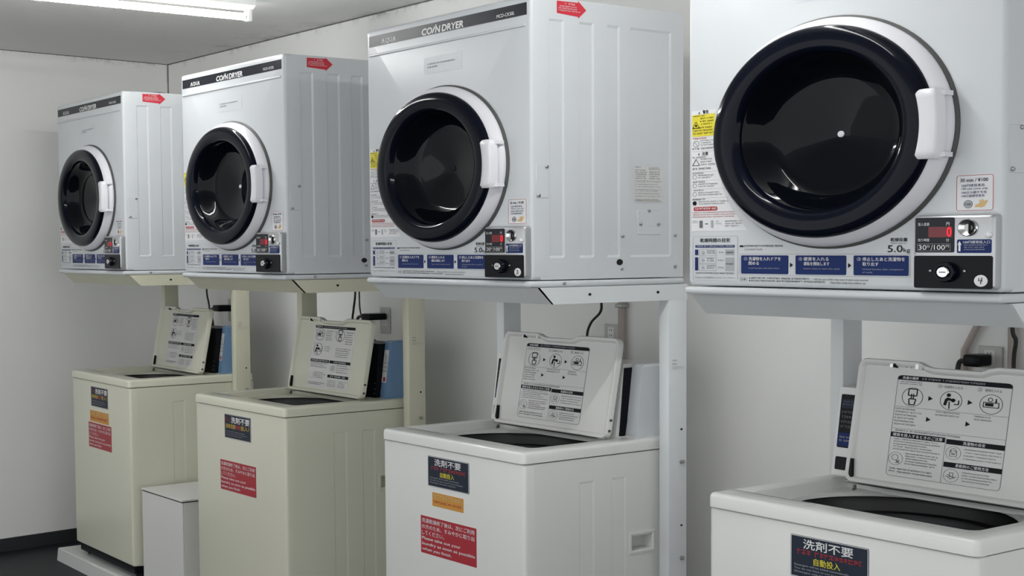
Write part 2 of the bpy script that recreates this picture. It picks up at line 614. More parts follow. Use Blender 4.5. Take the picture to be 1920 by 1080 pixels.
STEPS = [
    (.149, .271, ('①', '洗濯物を入れドアを', '閉める', .083, .027), [('Load laundry and close door', .080)]),
    (.289, .410, ('②', '硬貨を入れる', '運転を開始します', .060, .062), [('Insert coins to start the cycle', .086)]),
    (.427, .548, ('③', '停止したあと洗濯物を', '取り出す', .093, .036), [('Unload laundry after completion', .090), ('of cycle', .022)]),
]

def warning_base():
    p = Print(front)
    p.poly([(.011, .127), (.165, .127), (.150, .145), (.128, .165), (.110, .190), (.098, .215), (.088, .25), (.079, .29), (.079, .368), (.011, .368)], P_paper, .0004)
    p.rect(.013, .077, .316, .3595, P_yellow, .0008)
    p.rrect(.017, .084, .1675, .1755, .004, P_red, .0008)
    return p

def warning_letters():
    p = Print(front)
    p.poly([(.030, .3610), (.036, .3610), (.033, .3660)], P_grey, .001)
    p.text('警告', .043, .059, .3605, .3675, P_black, bold=.012)
    for a, z, s in ((.024, .333, .010), (.024, .2585, .010)):
        for q, r_ in (((-1, 0), (1, 0)), ((1, 0), (0, 1.7)), ((0, 1.7), (-1, 0))):
            p.line((a + q[0] * s, z + q[1] * s / K), (a + r_[0] * s, z + r_[1] * s / K), .0014, P_black, .0012)
    p.oval(.024, .338, .003, P_black, .0012)
    p.scrib(.015, .060, .3535, .3580, P_black, 1)
    p.scrib(.036, .076, .3360, .3530, P_black, 3, ragged=.3)
    p.scrib(.015, .076, .3180, .3350, P_black, 3, ragged=.15)
    p.scrib(.014, .062, .3095, .3140, P_red, 1, fill=.8)
    p.ring(.024, .3015, .0085, .0012, P_grey)
    p.line((.019, .306), (.029, .297), .0012, P_grey)
    p.scrib(.036, .074, .2955, .3085, P_grey, 3)
    p.scrib(.014, .074, .2890, .2940, P_grey, 1, fill=.8)
    p.line((.013, .2865), (.076, .2865), .0006, P_lgrey)
    p.poly([(.029, .2790), (.035, .2790), (.032, .2840)], P_grey, .001)
    p.text('注意', .041, .058, .2780, .2850, P_black, bold=.012)
    p.scrib(.014, .055, .2722, .2762, P_grey, 1, fill=.8)
    p.scrib(.037, .078, .2560, .2720, P_grey, 3)
    p.scrib(.014, .076, .2490, .2540, P_grey, 1, fill=.8)
    zs = [(.2455, .085), (.2280, .094), (.2110, .108), (.1930, .125)]
    for i, (z, e) in enumerate(zs):
        p.line((.013, z), (e, z), .0005, P_lgrey)
        p.scrib(.014, .050, z - .0050, z - .0010, P_black if i == 3 else P_grey, 1, fill=.8)
        if i < 3:
            p.ring(.020, z - .0100, .0060, .001, P_grey)
        else:
            p.oval(.020, z - .0100, .0060, P_black)
        p.scrib(.030, e - .006, z - .0150, z - .0060, P_grey, 2)
    p.scrib(.022, .080, .1693, .1738, P_white, 1, fill=.9, ragged=.05, h=.0013)
    p.scrib(.013, .138, .1520, .1650, P_red, 3, fill=.5, ragged=.2)
    p.scrib(.014, .030, .1420, .1480, P_grey, 2)
    p.rect(.034, .043, .1335, .1480, P_grey, .001)
    p.rect(.050, .058, .1405, .1420, P_black, .001)
    p.rect(.066, .073, .1335, .1480, P_lgrey, .001)
    p.scrib(.080, .094, .1380, .1470, P_lgrey, 2)
    p.scrib(.105, .155, .1330, .1470, P_grey, 3)
    return p

def price_base():
    p = Print(front)
    p.plate(.643, .718, .152, .2135, .006, P_paper, .0006)
    p.frame(.6445, .7165, .1532, .2123, .005, .0011, P_red, .0009)
    return p

def price_letters():
    p = Print(front)
    p.text('30 min / ¥100', .652, .706, .2010, .2070, P_black, bold=.008)
    p.text('100円硬貨専用', .655, .699, .1925, .1975, P_blue)
    p.text('100 yen coins only', .655, .706, .1870, .1915, P_blue)
    p.text('100日元硬币专用', .655, .703, .1812, .1858, P_blue)
    p.text('100日圓硬幣專用', .655, .699, .1755, .1800, P_blue)
    p.ring(.668, .1640, .0090, .0015, P_grey)
    p.oval(.668, .1640, .0070, P_lgrey, .0009)
    p.text('100', .6625, .6735, .1620, .1660, P_black)
    hand = [(.681, .1585), (.688, .1590), (.694, .1580), (.700, .1600), (.703, .1650), (.706, .1690), (.7035, .1705), (.699, .1685),
            (.697, .1715), (.694, .1718), (.695, .1680), (.691, .1710), (.689, .1700), (.691, .1665), (.687, .1640), (.682, .1625)]
    p.poly(hand, P_tan, .0009)
    return p

def arrow_base():
    p = Print(sideR)
    out = [(.080, .6555), (.146, .6515), (.146, .6475), (.171, .6690), (.146, .6890), (.146, .6850), (.080, .6845)]
    p.loft([[sideR(a, b, -.0002) for a, b in out], [sideR(a, b, .0007) for a, b in out]], P_arrow, cap1=True)
    return p

def arrow_letters():
    p = Print(sideR)
    p.scrib(.097, .135, .6770, .6815, P_white, 1, fill=.95, ragged=.02, h=.0012)
    p.scrib(.083, .155, .6590, .6745, P_white, 3, fill=.55, ragged=.3, h=.0012)
    return p

def rating_label():
    p = Print(lambda a, b, h: sideR(a, b, h - .0025))
    p.rect(.329, .426, .208, .298, P_lpaper, .0006)
    p.scrib(.331, .350, .2935, .2970, P_grey, 1, fill=.9, h=.001)
    p.scrib(.378, .420, .2895, .2960, P_grey, 2, h=.001)
    p.scrib(.331, .372, .2640, .2900, P_grey, 5, h=.001)
    p.scrib(.380, .420, .2640, .2860, P_grey, 4, h=.001)
    p.line((.331, .262), (.424, .262), .0008, P_grey, .001)
    p.scrib(.331, .424, .2430, .2600, P_lgrey, 3, h=.001)
    p.line((.331, .240), (.424, .240), .0008, P_grey, .001)
    p.scrib(.331, .424, .2180, .2380, P_lgrey, 3, h=.001)
    p.scrib(.331, .424, .2090, .2160, P_black, 2, h=.001)
    return p

def brand_letters():
    p = Print(front)
    # wordmark with open A's
    z0, z1, t = .6495, .6625, .0042
    def open_a(a, w_):
        c_ = a + w_ / 2
        p.poly([(a, z0), (a + t, z0), (c_, z1 - .0035), (c_, z1), (c_ - t * .5, z1)], P_white, .0011)
        p.poly([(a + w_ - t, z0), (a + w_, z0), (c_ + t * .5, z1), (c_, z1), (c_, z1 - .0035)], P_white, .0011)
    open_a(.078, .017)
    p.text('QU', .097, .131, z0 - .0005, z1 + .0002, P_white, bold=.012)
    open_a(.133, .017)
    return p
def name_letters():
    p = Print(front)
    p.text('CO', .276, .323, .6490, .6650, P_white, bold=.030, shear=.12)
    p.poly([(.321, .6490), (.327, .6490), (.338, .6650), (.332, .6650)], P_white, .0011)
    p.oval(.341, .6675, .0030, P_white, .0011)
    p.text('N', .338, .360, .6490, .6650, P_white, bold=.030, shear=.12)
    p.text('DRYER', .368, .462, .6490, .6650, P_white, bold=.030, shear=.12)
    return p
def model_letters():
    p = Print(front)
    p.text('MCD-CK50L', .602, .674, .6520, .6600, P_white, bold=.008, shear=.15)
    return p

def door_rim():
    b = MB()
    b.lathe_v(DU, DZ, [(.276, -.0035), (.2775, -.010), (.275, -.017), (.266, -.026), (.257, -.033), (.240, -.034)], plastic, 96)
    return b
def door_gasket():
    return MB().lathe_v(DU, DZ, [(.283, .001), (.283, -.003), (.279, -.0065), (.266, -.0065)], gasket, 96)
def door_ring():
    return MB().lathe_v(DU, DZ, [(.2545, -.024), (.2565, -.034), (.2545, -.0415), (.2480, -.0460), (.2360, -.0482), (.2200, -.0490), (.2060, -.0480),
                                 (.1980, -.0450), (.1930, -.0390), (.1900, -.0300)], blackg, 96)
def door_glass():
    return MB().lathe_v(DU, DZ, [(.1905, -.030), (.1870, -.028), (.1780, -.016), (.1680, -.004), (.1590, .005), (.1530, .009), (.1480, .0125),
                                 (.1300, .0150), (.1000, .0200), (.0650, .0260), (.0300, .0310), (.0080, .0335)], glassb, 96, close=True)
def door_handle():
    b = MB()
    loops = []
    n = 16
    z0, z1 = .2405, .3565
    for i in range(n + 1):
        t = -1 + 2 * i / n
        z = (z0 + z1) / 2 + t * (z1 - z0) / 2
        k = 1 - t * t
        e = .0045 * max(0, (abs(t) - .88) / .12) ** 2
        l = .5905 + .011 * k + e
        r = .6370 + .005 * k - e * .5
        loops.append([(l + .002, -.034, z), (l, -.045 + e, z), (l + .003, -.0500 + e, z), (l + .008, -.0515 + e, z), ((l + r) / 2, -.0540 + e, z),
                      (r - .005, -.0540 + e, z), (r - .0015, -.0528 + e, z), (r, -.0500, z), (r + .0015, -.030, z)])
    b.loft([l_[::-1] for l_ in loops], plastic, cap0=True, cap1=True, flip=True)
    # bridges above and below the grip pocket
    for z_ in (.2435, .3455):
        b.hexa([(.634, -.0415, z_), (.6445, -.0330, z_), (.6445, -.012, z_), (.634, -.012, z_),
                (.634, -.0415, z_ + .008), (.6445, -.0330, z_ + .008), (.6445, -.012, z_ + .008), (.634, -.012, z_ + .008)], plastic)
    return b

def dryer(i, label, hub, number):
    x, y, a = DRY[i]
    o = thing('coin_dryer', label, 'dryer', (x, y, ZD), a, 'coin dryers in a row on stands')
    part('body', 'd_body', dryer_body, o, 35)
    part('side_panel', 'd_side', lambda: recessed_side(W - .0002, [(.055, .102), (.149, .196), (.238, .280), (.314, .454)],
         .0175, HD - .0015, .028, D, .070, .641, .0028, white, .006), o, 0)
    part('base_plinth', 'd_base', lambda: MB().box(-.001, W + .003, -.010, D + .002, 0, .0155, white, .006, 3), o)
    part('crease_ridge', 'd_ridge', lambda: MB().box(.014, W - .018, -.0035, .002, .6195, .6265, white, .003, 3), o)
    st = part('name_strip', 'd_strip', lambda: Print(front).plate(.0145, W - .0145, .6465, .6755, .0005, strip, .0008), o)
    part('brand_lettering', 'd_strip_l1', brand_letters, st)
    part('name_lettering', 'd_strip_l2', name_letters, st)
    part('model_lettering', 'd_strip_l3', model_letters, st)
    nt_ = part('notice_sticker', 'd_note', lambda: Print(front).plate(.283, .455, .546, .590, .002, white, .0005), o)
    def note():
        p = Print(front)
        p.scrib(.300, .425, .5690, .5735, P_grey, 1, fill=.8, ragged=.02)
        p.scrib(.300, .345, .5610, .5655, P_black, 1, fill=.9, ragged=.02)
        return p
    part('lettering', 'd_note_l', note, nt_)
    # door
    d = part('door', 'd_door', door_rim, o)
    part('door_gasket', 'd_gask', door_gasket, d)
    part('door_ring', 'd_ring', door_ring, d)
    part('door_glass', 'd_glass', door_glass, d)
    part('door_handle', 'd_handle', door_handle, d, 50)
    part('hub_cap', ('d_hub', hub), lambda: MB().disc((DU, .0338, DZ), (0, -1, 0), .0080, .0022, plastic if hub else blackp, 16, dome=.0006), d)
    # print
    part('time_chart', 'd_chart', build_front_print, o)
    part('caution_print', 'd_caut', caution_print, o)
    part('capacity_print', 'd_cap', capacity_print, o)
    for k, (a0, a1, ls, eng) in enumerate(STEPS):
        bf, lf = step_panel(a0, a1, ls, eng)
        q = part('step_panel', ('d_step', k), bf, o)
        part('lettering', ('d_step_l', k), lf, q)
    q = part('warning_label', 'd_warn', warning_base, o)
    part('lettering', 'd_warn_l', warning_letters, q)
    q = part('price_sticker', 'd_price', price_base, o)
    part('lettering', 'd_price_l', price_letters, q)
    q = part('filter_arrow_sticker', 'd_arrow', arrow_base, o)
    part('lettering', 'd_arrow_l', arrow_letters, q)
    part('rating_label', 'd_rating', rating_label, o)
    # coin unit
    cu = part('coin_unit', 'd_coin', lambda: MB().box(.573, .7330, UV, .004, .0225, .1475, silver, .007, 3), o)
    part('display_window', 'd_disp', lambda: Print(unitf).plate(.5790, .6570, .0840, .1425, .003, strip, .0012), cu)
    def disp_led():
        p = Print(unitf)
        p.rect(.6060, .6540, .1095, .1270, leddim, .0016)
        p.text('0', .6435, .6525, .1105, .1260, led, .0020, bold=.02)
        return p
    part('led_readout', 'd_led', disp_led, cu)
    def disp_txt():
        p = Print(unitf)
        p.text('投入金額', .5850, .6080, .1290, .1345, P_white, .002)
        p.text('円', .6420, .6485, .1285, .1345, P_white, .002)
        p.text('残り時間', .5850, .6080, .1025, .1075, P_white, .002)
        p.text('分', .6420, .6485, .1020, .1075, P_white, .002)
        p.frame(.5840, .6510, .0865, .0985, .001, .0006, P_lgrey, .002)
        p.text('30', .5865, .6025, .0885, .0965, P_white, .002, bold=.005)
        p.text('分', .6030, .6095, .0920, .0965, P_white, .002)
        p.text('/', .6115, .6155, .0880, .0970, P_white, .002)
        p.text('100', .6180, .6400, .0885, .0965, P_white, .002, bold=.005)
        p.text('円', .6415, .6480, .0920, .0965, P_white, .002)
        return p
    part('lettering', 'd_disp_l', disp_txt, cu)
    def slot():
        b = MB()
        b.lathe_v(.6840, .1250, [(.0195, UV + .001), (.0195, UV - .002), (.0175, UV - .0035), (.0120, UV - .001), (.004, UV + .001)], chrome, 32, close=True)
        b.box(.6868, .6892, UV - .0045, UV + .001, .1150, .1350, hole, .0005, 1)
        return b
    part('coin_slot', 'd_slot', slot, cu)
    part('slot_label', 'd_slotlab', lambda: Print(unitf).plate(.6630, .7290, .0830, .1055, .003, P_blue, .0010), cu)
    def slot_txt():
        p = Print(unitf)
        p.poly([(.6665, .0860), (.6705, .0860), (.6705, .0965), (.6725, .0965), (.6685, .1030), (.6645, .0965), (.6665, .0965)], P_white, .0016)
        p.text('100円硬貨投入口', .6755, .7270, .0985, .1035, P_white, .0016)
        p.scrib(.6770, .7220, .0860, .0970, P_lgrey, 3, h=.0016)
        return p
    part('lettering', 'd_slot_l', slot_txt, cu)
    screw(cu, 'btn', (.7245, UV, .1125), (0, -1, 0), .0070, .004, plastic, 'return_button')
    part('lock_plate', 'd_lockp', lambda: Print(unitf).plate(.5775, .7320, .0240, .0785, .004, blackp, .0020), cu)
    def lock():
        b = MB()
        v = UV - .002
        b.lathe_v(.6450, .0512, [(.0230, v + .001), (.0230, v - .006), (.0205, v - .011), (.0150, v - .011), (.0140, v - .008), (.0125, v - .008)], blackg, 36)
        b.lathe_v(.6450, .0512, [(.0125, v - .006), (.0125, v - .012), (.0110, v - .0135), (.0, v - .0135)], chrome, 28)
        b.box(.6390, .6510, v - .0142, v - .010, .0505, .0519, hole)
        return b
    part('lock', 'd_lock', lock, cu)
    for u_ in (.6120, .6800):
        screw(cu, 'lk', (u_, UV - .002, .0530), (0, -1, 0), .0030, .002, steel)
    if number:
        q = part('number_sticker', ('d_num', number), lambda: MB().disc((.7110, UV - .0019, .0375), (0, -1, 0), .0130, .0008, P_white, 24), cu,
                 label='round white sticker with a handwritten %s' % number)
        def num():
            p = Print(unitf)
            if number == '4':
                p.line((.7085, .0425), (.7070, .0375), .0012, P_black, .0036)
                p.line((.7070, .0375), (.7150, .0378), .0012, P_black, .0036)
                p.line((.7140, .0430), (.7110, .0325), .0014, P_black, .0036)
            else:
                p.text(number, .7070, .7150, .0325, .0430, P_black, .0036)
            return p
        n_ = part('number_lettering', ('d_num_l', number), num, cu)
    # side hatches and screws
    h1 = part('hatch_cover', 'd_h1', lambda: MB().box(W - .002, W + .0012, .014, .051, .2140, .2930, white, .001, 1), o)
    screw(h1, 'sd', (W + .0012, .046, .2890), (1, 0, 0))
    screw(h1, 'sd', (W + .0012, .021, .2200), (1, 0, 0))
    h2 = part('hatch_cover', 'd_h2', lambda: MB().box(W - .006, W - .0018, .340, .419, .1260, .1880, white, .001, 1), o)
    for v_, z_ in ((.379, .1870), (.350, .1530), (.410, .1530)):
        screw(h2, 'sd', (W - .002, v_, z_), (1, 0, 0), .005)
    for v_, z_ in ((.288, .1230), (.285, .0410), (.468, .1250), (.467, .0450)):
        screw(o, 'sd', (W, v_, z_), (1, 0, 0), .005)
    screw(o, 'sd', (W + .003, .096, .0085), (1, 0, 0), .005)
    screw(o, 'hole', (W, .278, .0580), (1, 0, 0), .0105, .0012, hole, 'vent_plug')
    return o

dryer(0, 'white coin dryer nearest the end wall and the room corner', True, None)
dryer(1, 'white coin dryer on a cream stand next to the dryer numbered 3', True, None)
dryer(2, 'white coin dryer with sticker number 3 and a dark hub in its door', False, '3')
dryer(3, 'white coin dryer with sticker number 4 and a white hub dot in its black door', True, '4')

# ------------------------------------------------------------------ stands
def stand(i, label, m):
    x, y, a = DRY[i]
    o = thing('dryer_stand', label, 'stand', (x, y, 0), a, 'metal stands under the dryers')
    zt, zb = ZD - .0006, ZD - .0416
    u0, u1 = -.004, W + .005
    key = m.name
    def front_beam():
        b = MB()
        b.hexa([(u0, .056, zb), (u1, .056, zb), (u1, .062, zb), (u0, .062, zb),
                (u0, .012, zt), (u1, .012, zt), (u1, .020, zt), (u0, .020, zt)], m)
        return b
    part('front_beam', ('s_front', key), front_beam, o, 0)
    for s_ in (0, 1):
        def side_beam():
            b = MB()
            p0, p1 = (u1 - .005, u1) if s_ else (u0, u0 + .005)
            b.hexa([(p0, .0562, zb), (p1, .0562, zb), (p1, .506, zb), (p0, .506, zb),
                    (p0, .0122, zt), (p1, .0122, zt), (p1, .506, zt), (p0, .506, zt)], m)
            q0, q1 = (u1 - .04, u1 - .005) if s_ else (u0 + .005, u0 + .04)
            b.box(q0, q1, .02, .506, zt - .004, zt, m)
            return b
        part('side_beam', ('s_side', key, s_), side_beam, o, 0)
    part('rear_beam', ('s_rear', key), lambda: MB().box(u0 + .005, u1 - .005, .498, .506, zb, zt, m), o, 0)
    for s_ in (0, 1):
        p0, p1 = (.703, .7402) if s_ else (-.004, .033)
        part('post', ('s_post', key, s_), lambda: MB().box(p0, p1, .441, .5055, .004, zt - .004, m, .003, 2), o)
        part('foot_plate', ('s_foot', key, s_), lambda: MB().box(p0 - .012, p1 + .012, .42, .527, 0, .005, m), o)
    px = .7402
    for z_ in (ZD - .463, ZD - .716):
        screw(o, 'bolt', (px, .487, z_), (1, 0, 0), .0075, .006)
    for z_ in (ZD - .378, ZD - .630):
        screw(o, 'sh', (px, .486, z_), (1, 0, 0), .004, .0006, hole, 'bolt_hole')
    for v_ in (.176, .403):
        screw(o, 'sh', (u1, v_, ZD - .0200), (1, 0, 0), .005, .0006, hole, 'bolt_hole')
    def lab():
        p = Print(lambda a_, b_, h: (px + h, a_, b_))
        z = ZD - .2
        p.scrib(.453, .470, z, z + .004, P_grey, 1, fill=.9)
        p.scrib(.453, .468, z - .009, z - .005, P_grey, 1, fill=.9)
        p.scrib(.451, .470, z - .023, z - .013, P_lgrey, 2, fill=.6)
        p.scrib(.470, .500, z - .021, z - .014, P_lgrey, 2, fill=.5)
        return p
    part('maker_print', ('s_lab', key), lab, o)
    return o
stand(0, 'cream painted metal stand nearest the end wall', creamst)
stand(1, 'cream painted metal stand beside the white one', creamst)
stand(2, 'grey white metal stand beside the cream ones', whitest)
stand(3, 'grey white metal stand farthest from the end wall', whitest)

# ------------------------------------------------------------------ washers
LV0, LZ0, LV1, LZ1 = .312, .829, .362, 1.088
LL = math.hypot(LV1 - LV0, LZ1 - LZ0)
lsv, lcz = (LV1 - LV0) / LL, (LZ1 - LZ0) / LL
lidf = lambda a, b, h: (a, LV0 + b * lsv - h * lcz, LZ0 + b * lcz + h * lsv)
wfront = lambda a, b, h: (a, -h, b)
wtop = lambda a, b, h: (a, b, ZT + h)
LA0, LA1 = .085, .580

def top_cover(m):
    b = MB()
    o_ = lambda i, r: rr(-.002 + i, WW + .002 - i, -.004 + i, DW - i, max(r - i, .002), 4)
    loops = [[(x, y, ZR) for x, y in o_(.010, .014)], [(x, y, ZR + .0015) for x, y in o_(0, .014)], [(x, y, ZT - .009) for x, y in o_(.0, .014)],
             [(x, y, ZT - .0035) for x, y in o_(.002, .014)], [(x, y, ZT - .0008) for x, y in o_(.0055, .014)], [(x, y, ZT) for x, y in o_(.011, .014)]]
    q = lambda i: rr(.052 - i, .588 + i, .062 - i, .372 + i, .022, 4)
    loops += [[(x, y, ZT) for x, y in q(0)], [(x, y, ZT - .0015) for x, y in q(-.0015)], [(x, y, ZT - .024) for x, y in q(-.005)]]
    b.loft(loops, m)
    return b

def deck(m):
    out = rr(.040, .600, .006, .440, .03, 8, 8)
    c = (.304, .218)
    ins = []
    for x, y in out:
        t = math.atan2(y - c[1], x - c[0])
        ins.append((c[0] + .236 * math.cos(t), c[1] + .204 * math.sin(t)))
    b = MB()
    b.loft([[(x, y, ZT - .020) for x, y in out], [(x, y, ZT - .022) for x, y in ins], [(c[0] + (x - c[0]) * .985, c[1] + (y - c[1]) * .985, ZT - .030) for x, y in ins]], m)
    return b

def lid_shape(m):
    b = MB()
    def loop(i, h, r):
        pts = rr(LA0 + i, LA1 - i, i, .265 - i, max(r - i, .003), 4, 24)
        out = []
        for x, y in pts:
            if y > .235:
                s_ = min(1, max(0, (x - .243) / .022)) * min(1, max(0, (.418 - x) / .026))
                y -= .0105 * s_ * s_ * (3 - 2 * s_) * min(1, (y - .235) / .012)
            out.append(lidf(x, y, h))
        return out
    b.loft([loop(.008, -.024, .02), loop(0, -.018, .02), loop(0, -.003, .02), loop(.0022, 0, .02), loop(.0075, 0, .02), loop(.010, -.002, .02), loop(.0135, -.010, .02)], m, cap0=True, cap1=True)
    return b

def icon(p, kind, a, b, r, m, h=.0012):
    """small pictograms in the circles of the lid label"""
    L_ = lambda q: (a + q[0] * r, b + q[1] * r / K)
    ln_ = lambda q, s_, t=.10: p.line(L_(q), L_(s_), r * t, m, h)
    if kind == 'press':
        for q, s_ in (((-.4, .85), (.4, .85)), ((.4, .85), (.4, .15)), ((.4, .15), (-.4, .15)), ((-.4, .15), (-.4, .85))):
            ln_(q, s_)
        for q, s_ in (((-.1, .35), (-.1, -.2)), ((.1, .35), (.1, -.2)), ((-.3, -.2), (.35, -.2)), ((-.3, -.2), (-.25, -.8)), ((.35, -.2), (.25, -.8)), ((-.25, -.8), (.25, -.8))):
            ln_(q, s_)
    elif kind == 'person':
        p.oval(a - .25 * r, b + .55 * r / K, .19 * r, m, h, 14)
        p.poly([L_(q) for q in ((-.65, -.5), (-.55, .1), (-.35, .3), (-.05, .25), (.25, .05), (.2, -.1), (-.15, .02), (-.3, -.05), (-.4, -.55))], m, h)
        p.oval(a + .2 * r, b + .05 * r / K, .2 * r, m, h, 12)
        ln_((-.15, -.1), (-.1, -.85))
        ln_((.3, -.35), (.7, -.35))
        ln_((.7, -.35), (.7, .1))
    elif kind == 'coin':
        p.ring(a - .1 * r, b + .45 * r / K, .22 * r, .06 * r, m, h, 12)
        ln_((.4, .6), (.4, .25))
        p.poly([L_(q) for q in ((.28, .32), (.52, .32), (.4, .15))], m, h)
        p.rect(a - .5 * r, a + .2 * r, b - .2 * r / K, b + .1 * r / K, m, h)
        p.frame(a - .7 * r, a + .7 * r, b - .35 * r / K, b + .2 * r / K, .02 * r, .07 * r, m, h)
    elif kind == 'tub':
        p.frame(a - .5 * r, a + .5 * r, b - .6 * r / K, b + .4 * r / K, .1 * r, .07 * r, m, h)
        p.ring(a, b + .35 * r / K, .42 * r, .07 * r, m, h, 14)
        ln_((-.25, -.2), (.25, -.2), .16)
    elif kind == 'cross':
        p.ring(a - .1 * r, b + .2 * r / K, .5 * r, .07 * r, m, h, 14)
        ln_((.1, -.7), (.6, -.2), .14)
        ln_((.6, -.7), (.1, -.2), .14)
    elif kind == 'pour':
        ln_((-.7, -.1), (0, -.5))
        ln_((0, -.5), (.7, -.1))
        p.frame(a - .25 * r, a + .3 * r, b - .2 * r / K, b + .5 * r / K, .05 * r, .08 * r, m, h)
        ln_((-.5, .1), (.5, -.3))

def lid_label_new():
    p = Print(lambda a, b, h: lidf(a, b, h - .0100))
    A0, A1 = .185, .457
    p.rrect(A0, A1, .026, .235, .010, P_lpaper, .0005)
    p.frame(A0, A1, .026, .235, .010, .0010, P_grey, .0008)
    hdr = [(a, b) for a, b in [(A0, .2255), (A1, .2255), (A1, .2300), (A1 - .003, .2335), (A1 - .010, .2350), (A0 + .010, .2350), (A0 + .003, .2335), (A0, .2300)]]
    p.poly(hdr, P_black, .0008)
    p.text('洗濯の順序', .197, .237, .2275, .2330, P_paper, bold=.01)
    p.scrib(.246, .395, .2282, .2322, P_lgrey, 1, fill=.95, ragged=.02)
    p.line((A0, .1700), (A1, .1695), .0008, P_grey)
    p.line((A0, .1245), (A1, .1255), .0008, P_grey)
    for a, k in ((.227, 'press'), (.321, 'person'), (.414, 'coin')):
        p.ring(a, .1915, .0262, .0012, P_black, .0010, 32)
        icon(p, k, a, .1915, .0262, P_black)
    for a, b in ((.272, .1918), (.366, .1912), (.273, .1490), (.367, .1482)):
        p.poly([(a - .0055, b - .0050), (a + .0055, b), (a - .0055, b + .0050)], P_black, .0010)
    p.scrib(.192, .250, .2145, .2230, P_grey, 2, ragged=.1)
    p.text('①', .286, .297, .2150, .2225, P_grey)
    p.text('洗濯物を入れる', .301, .345, .2155, .2215, P_grey)
    p.text('②', .380, .390, .2150, .2225, P_grey)
    p.text('硬貨を入れる', .397, .434, .2155, .2215, P_grey)
    p.scrib(.189, .254, .1290, .1670, P_grey, 6, fill=.5, ragged=.3)
    p.scrib(.288, .352, .1560, .1680, P_grey, 2, fill=.5, ragged=.15)
    p.scrib(.380, .440, .1545, .1665, P_grey, 2, fill=.5, ragged=.5)
    p.scrib(.195, .360, .1180, .1225, P_grey, 1, fill=.8)
    p.rect(A0, .3190, .1065, .1165, P_black, .0010)
    p.text('硬貨を投入するときのご注意', .191, .313, .1083, .1148, P_paper, .0013, bold=.006)
    p.rect(.3225, A1, .1045, .1145, P_black, .0010)
    p.text('洗濯物の目安', .362, .413, .1063, .1128, P_paper, .0013, bold=.006)
    p.rect(.3225, A1, .0590, .0690, P_black, .0010)
    p.text('柔軟剤のご使用方法', .351, .427, .0607, .0673, P_paper, .0013, bold=.006)
    p.line((.3205, .117), (.3205, .0265), .0008, P_grey)
    p.scrib(.195, .312, .0780, .1040, P_grey, 5, fill=.5, ragged=.4)
    for a, b, k in ((.205, .0620, 'cross'), (.342, .0880, 'tub'), (.343, .0430, 'pour')):
        p.ring(a, b, .0180, .0009, P_grey, .0010, 28)
        icon(p, k, a, b, .0170, P_grey)
    p.scrib(.228, .316, .0500, .0760, P_black, 5, fill=.45, ragged=.4)
    p.scrib(.192, .310, .0310, .0430, P_black, 2, fill=.5, ragged=.2)
    p.scrib(.366, .452, .0740, .0990, P_grey, 4, fill=.4, ragged=.25)
    p.scrib(.368, .448, .0310, .0530, P_grey, 4, fill=.45, ragged=.3)
    return p

def lid_label_old():
    p = Print(lambda a, b, h: lidf(a, b, h - .0100))
    A0, A1 = .205, .470
    p.rrect(A0 - .004, A1 + .002, .020, .238, .008, P_lpaper, .0004)
    p.rrect(A0, A1, .2270, .2365, .004, P_black, .0008)
    p.scrib(.212, .253, .2290, .2345, P_paper, 1, fill=.95, ragged=.02)
    p.scrib(.262, .420, .2297, .2338, P_lgrey, 1, fill=.95, ragged=.02)
    for a, b, k in ((.244, .2050, 'coin'), (.379, .2050, 'press'), (.244, .1530, 'person')):
        p.ring(a, b, .0290, .0016, P_black, .0010, 32)
        icon(p, k, a, b, .0290, P_black)
    for a, b in ((.212, .2200), (.345, .2180), (.212, .1720)):
        p.ring(a, b, .0040, .0008, P_grey, .001, 12)
    p.scrib(.284, .330, .1820, .2190, P_grey, 5, fill=.45)
    p.scrib(.414, .468, .1720, .2190, P_grey, 6, fill=.45)
    p.scrib(.284, .325, .1440, .1650, P_grey, 3, fill=.4)
    p.scrib(.362, .460, .1270, .1620, P_grey, 5, fill=.45)
    p.rect(A0, .3300, .1080, .1180, P_black, .0010)
    p.scrib(.211, .322, .1100, .1155, P_paper, 1, fill=.95, ragged=.02, h=.0014)
    p.rect(.3340, A1, .1080, .1180, P_black, .0010)
    p.scrib(.362, .440, .1100, .1155, P_paper, 1, fill=.95, ragged=.02, h=.0014)
    p.scrib(.208, .325, .0870, .1050, P_grey, 3, fill=.5)
    p.scrib(.240, .325, .0500, .0740, P_grey, 4, fill=.5)
    p.ring(.222, .0620, .0150, .001, P_lgrey, .001, 24)
    p.scrib(.208, .325, .0270, .0380, P_black, 2, fill=.5)
    p.ring(.360, .0910, .0160, .001, P_grey, .001, 24)
    icon(p, 'tub', .360, .0910, .0150, P_grey)
    p.scrib(.384, .466, .0740, .1040, P_grey, 4, fill=.45)
    p.rect(.3340, A1, .0590, .0690, P_black, .0010)
    p.scrib(.352, .452, .0610, .0665, P_paper, 1, fill=.95, ragged=.02, h=.0014)
    p.scrib(.338, .400, .0260, .0500, P_grey, 4, fill=.45)
    p.scrib(.410, .466, .0260, .0500, P_grey, 4, fill=.45)
    return p

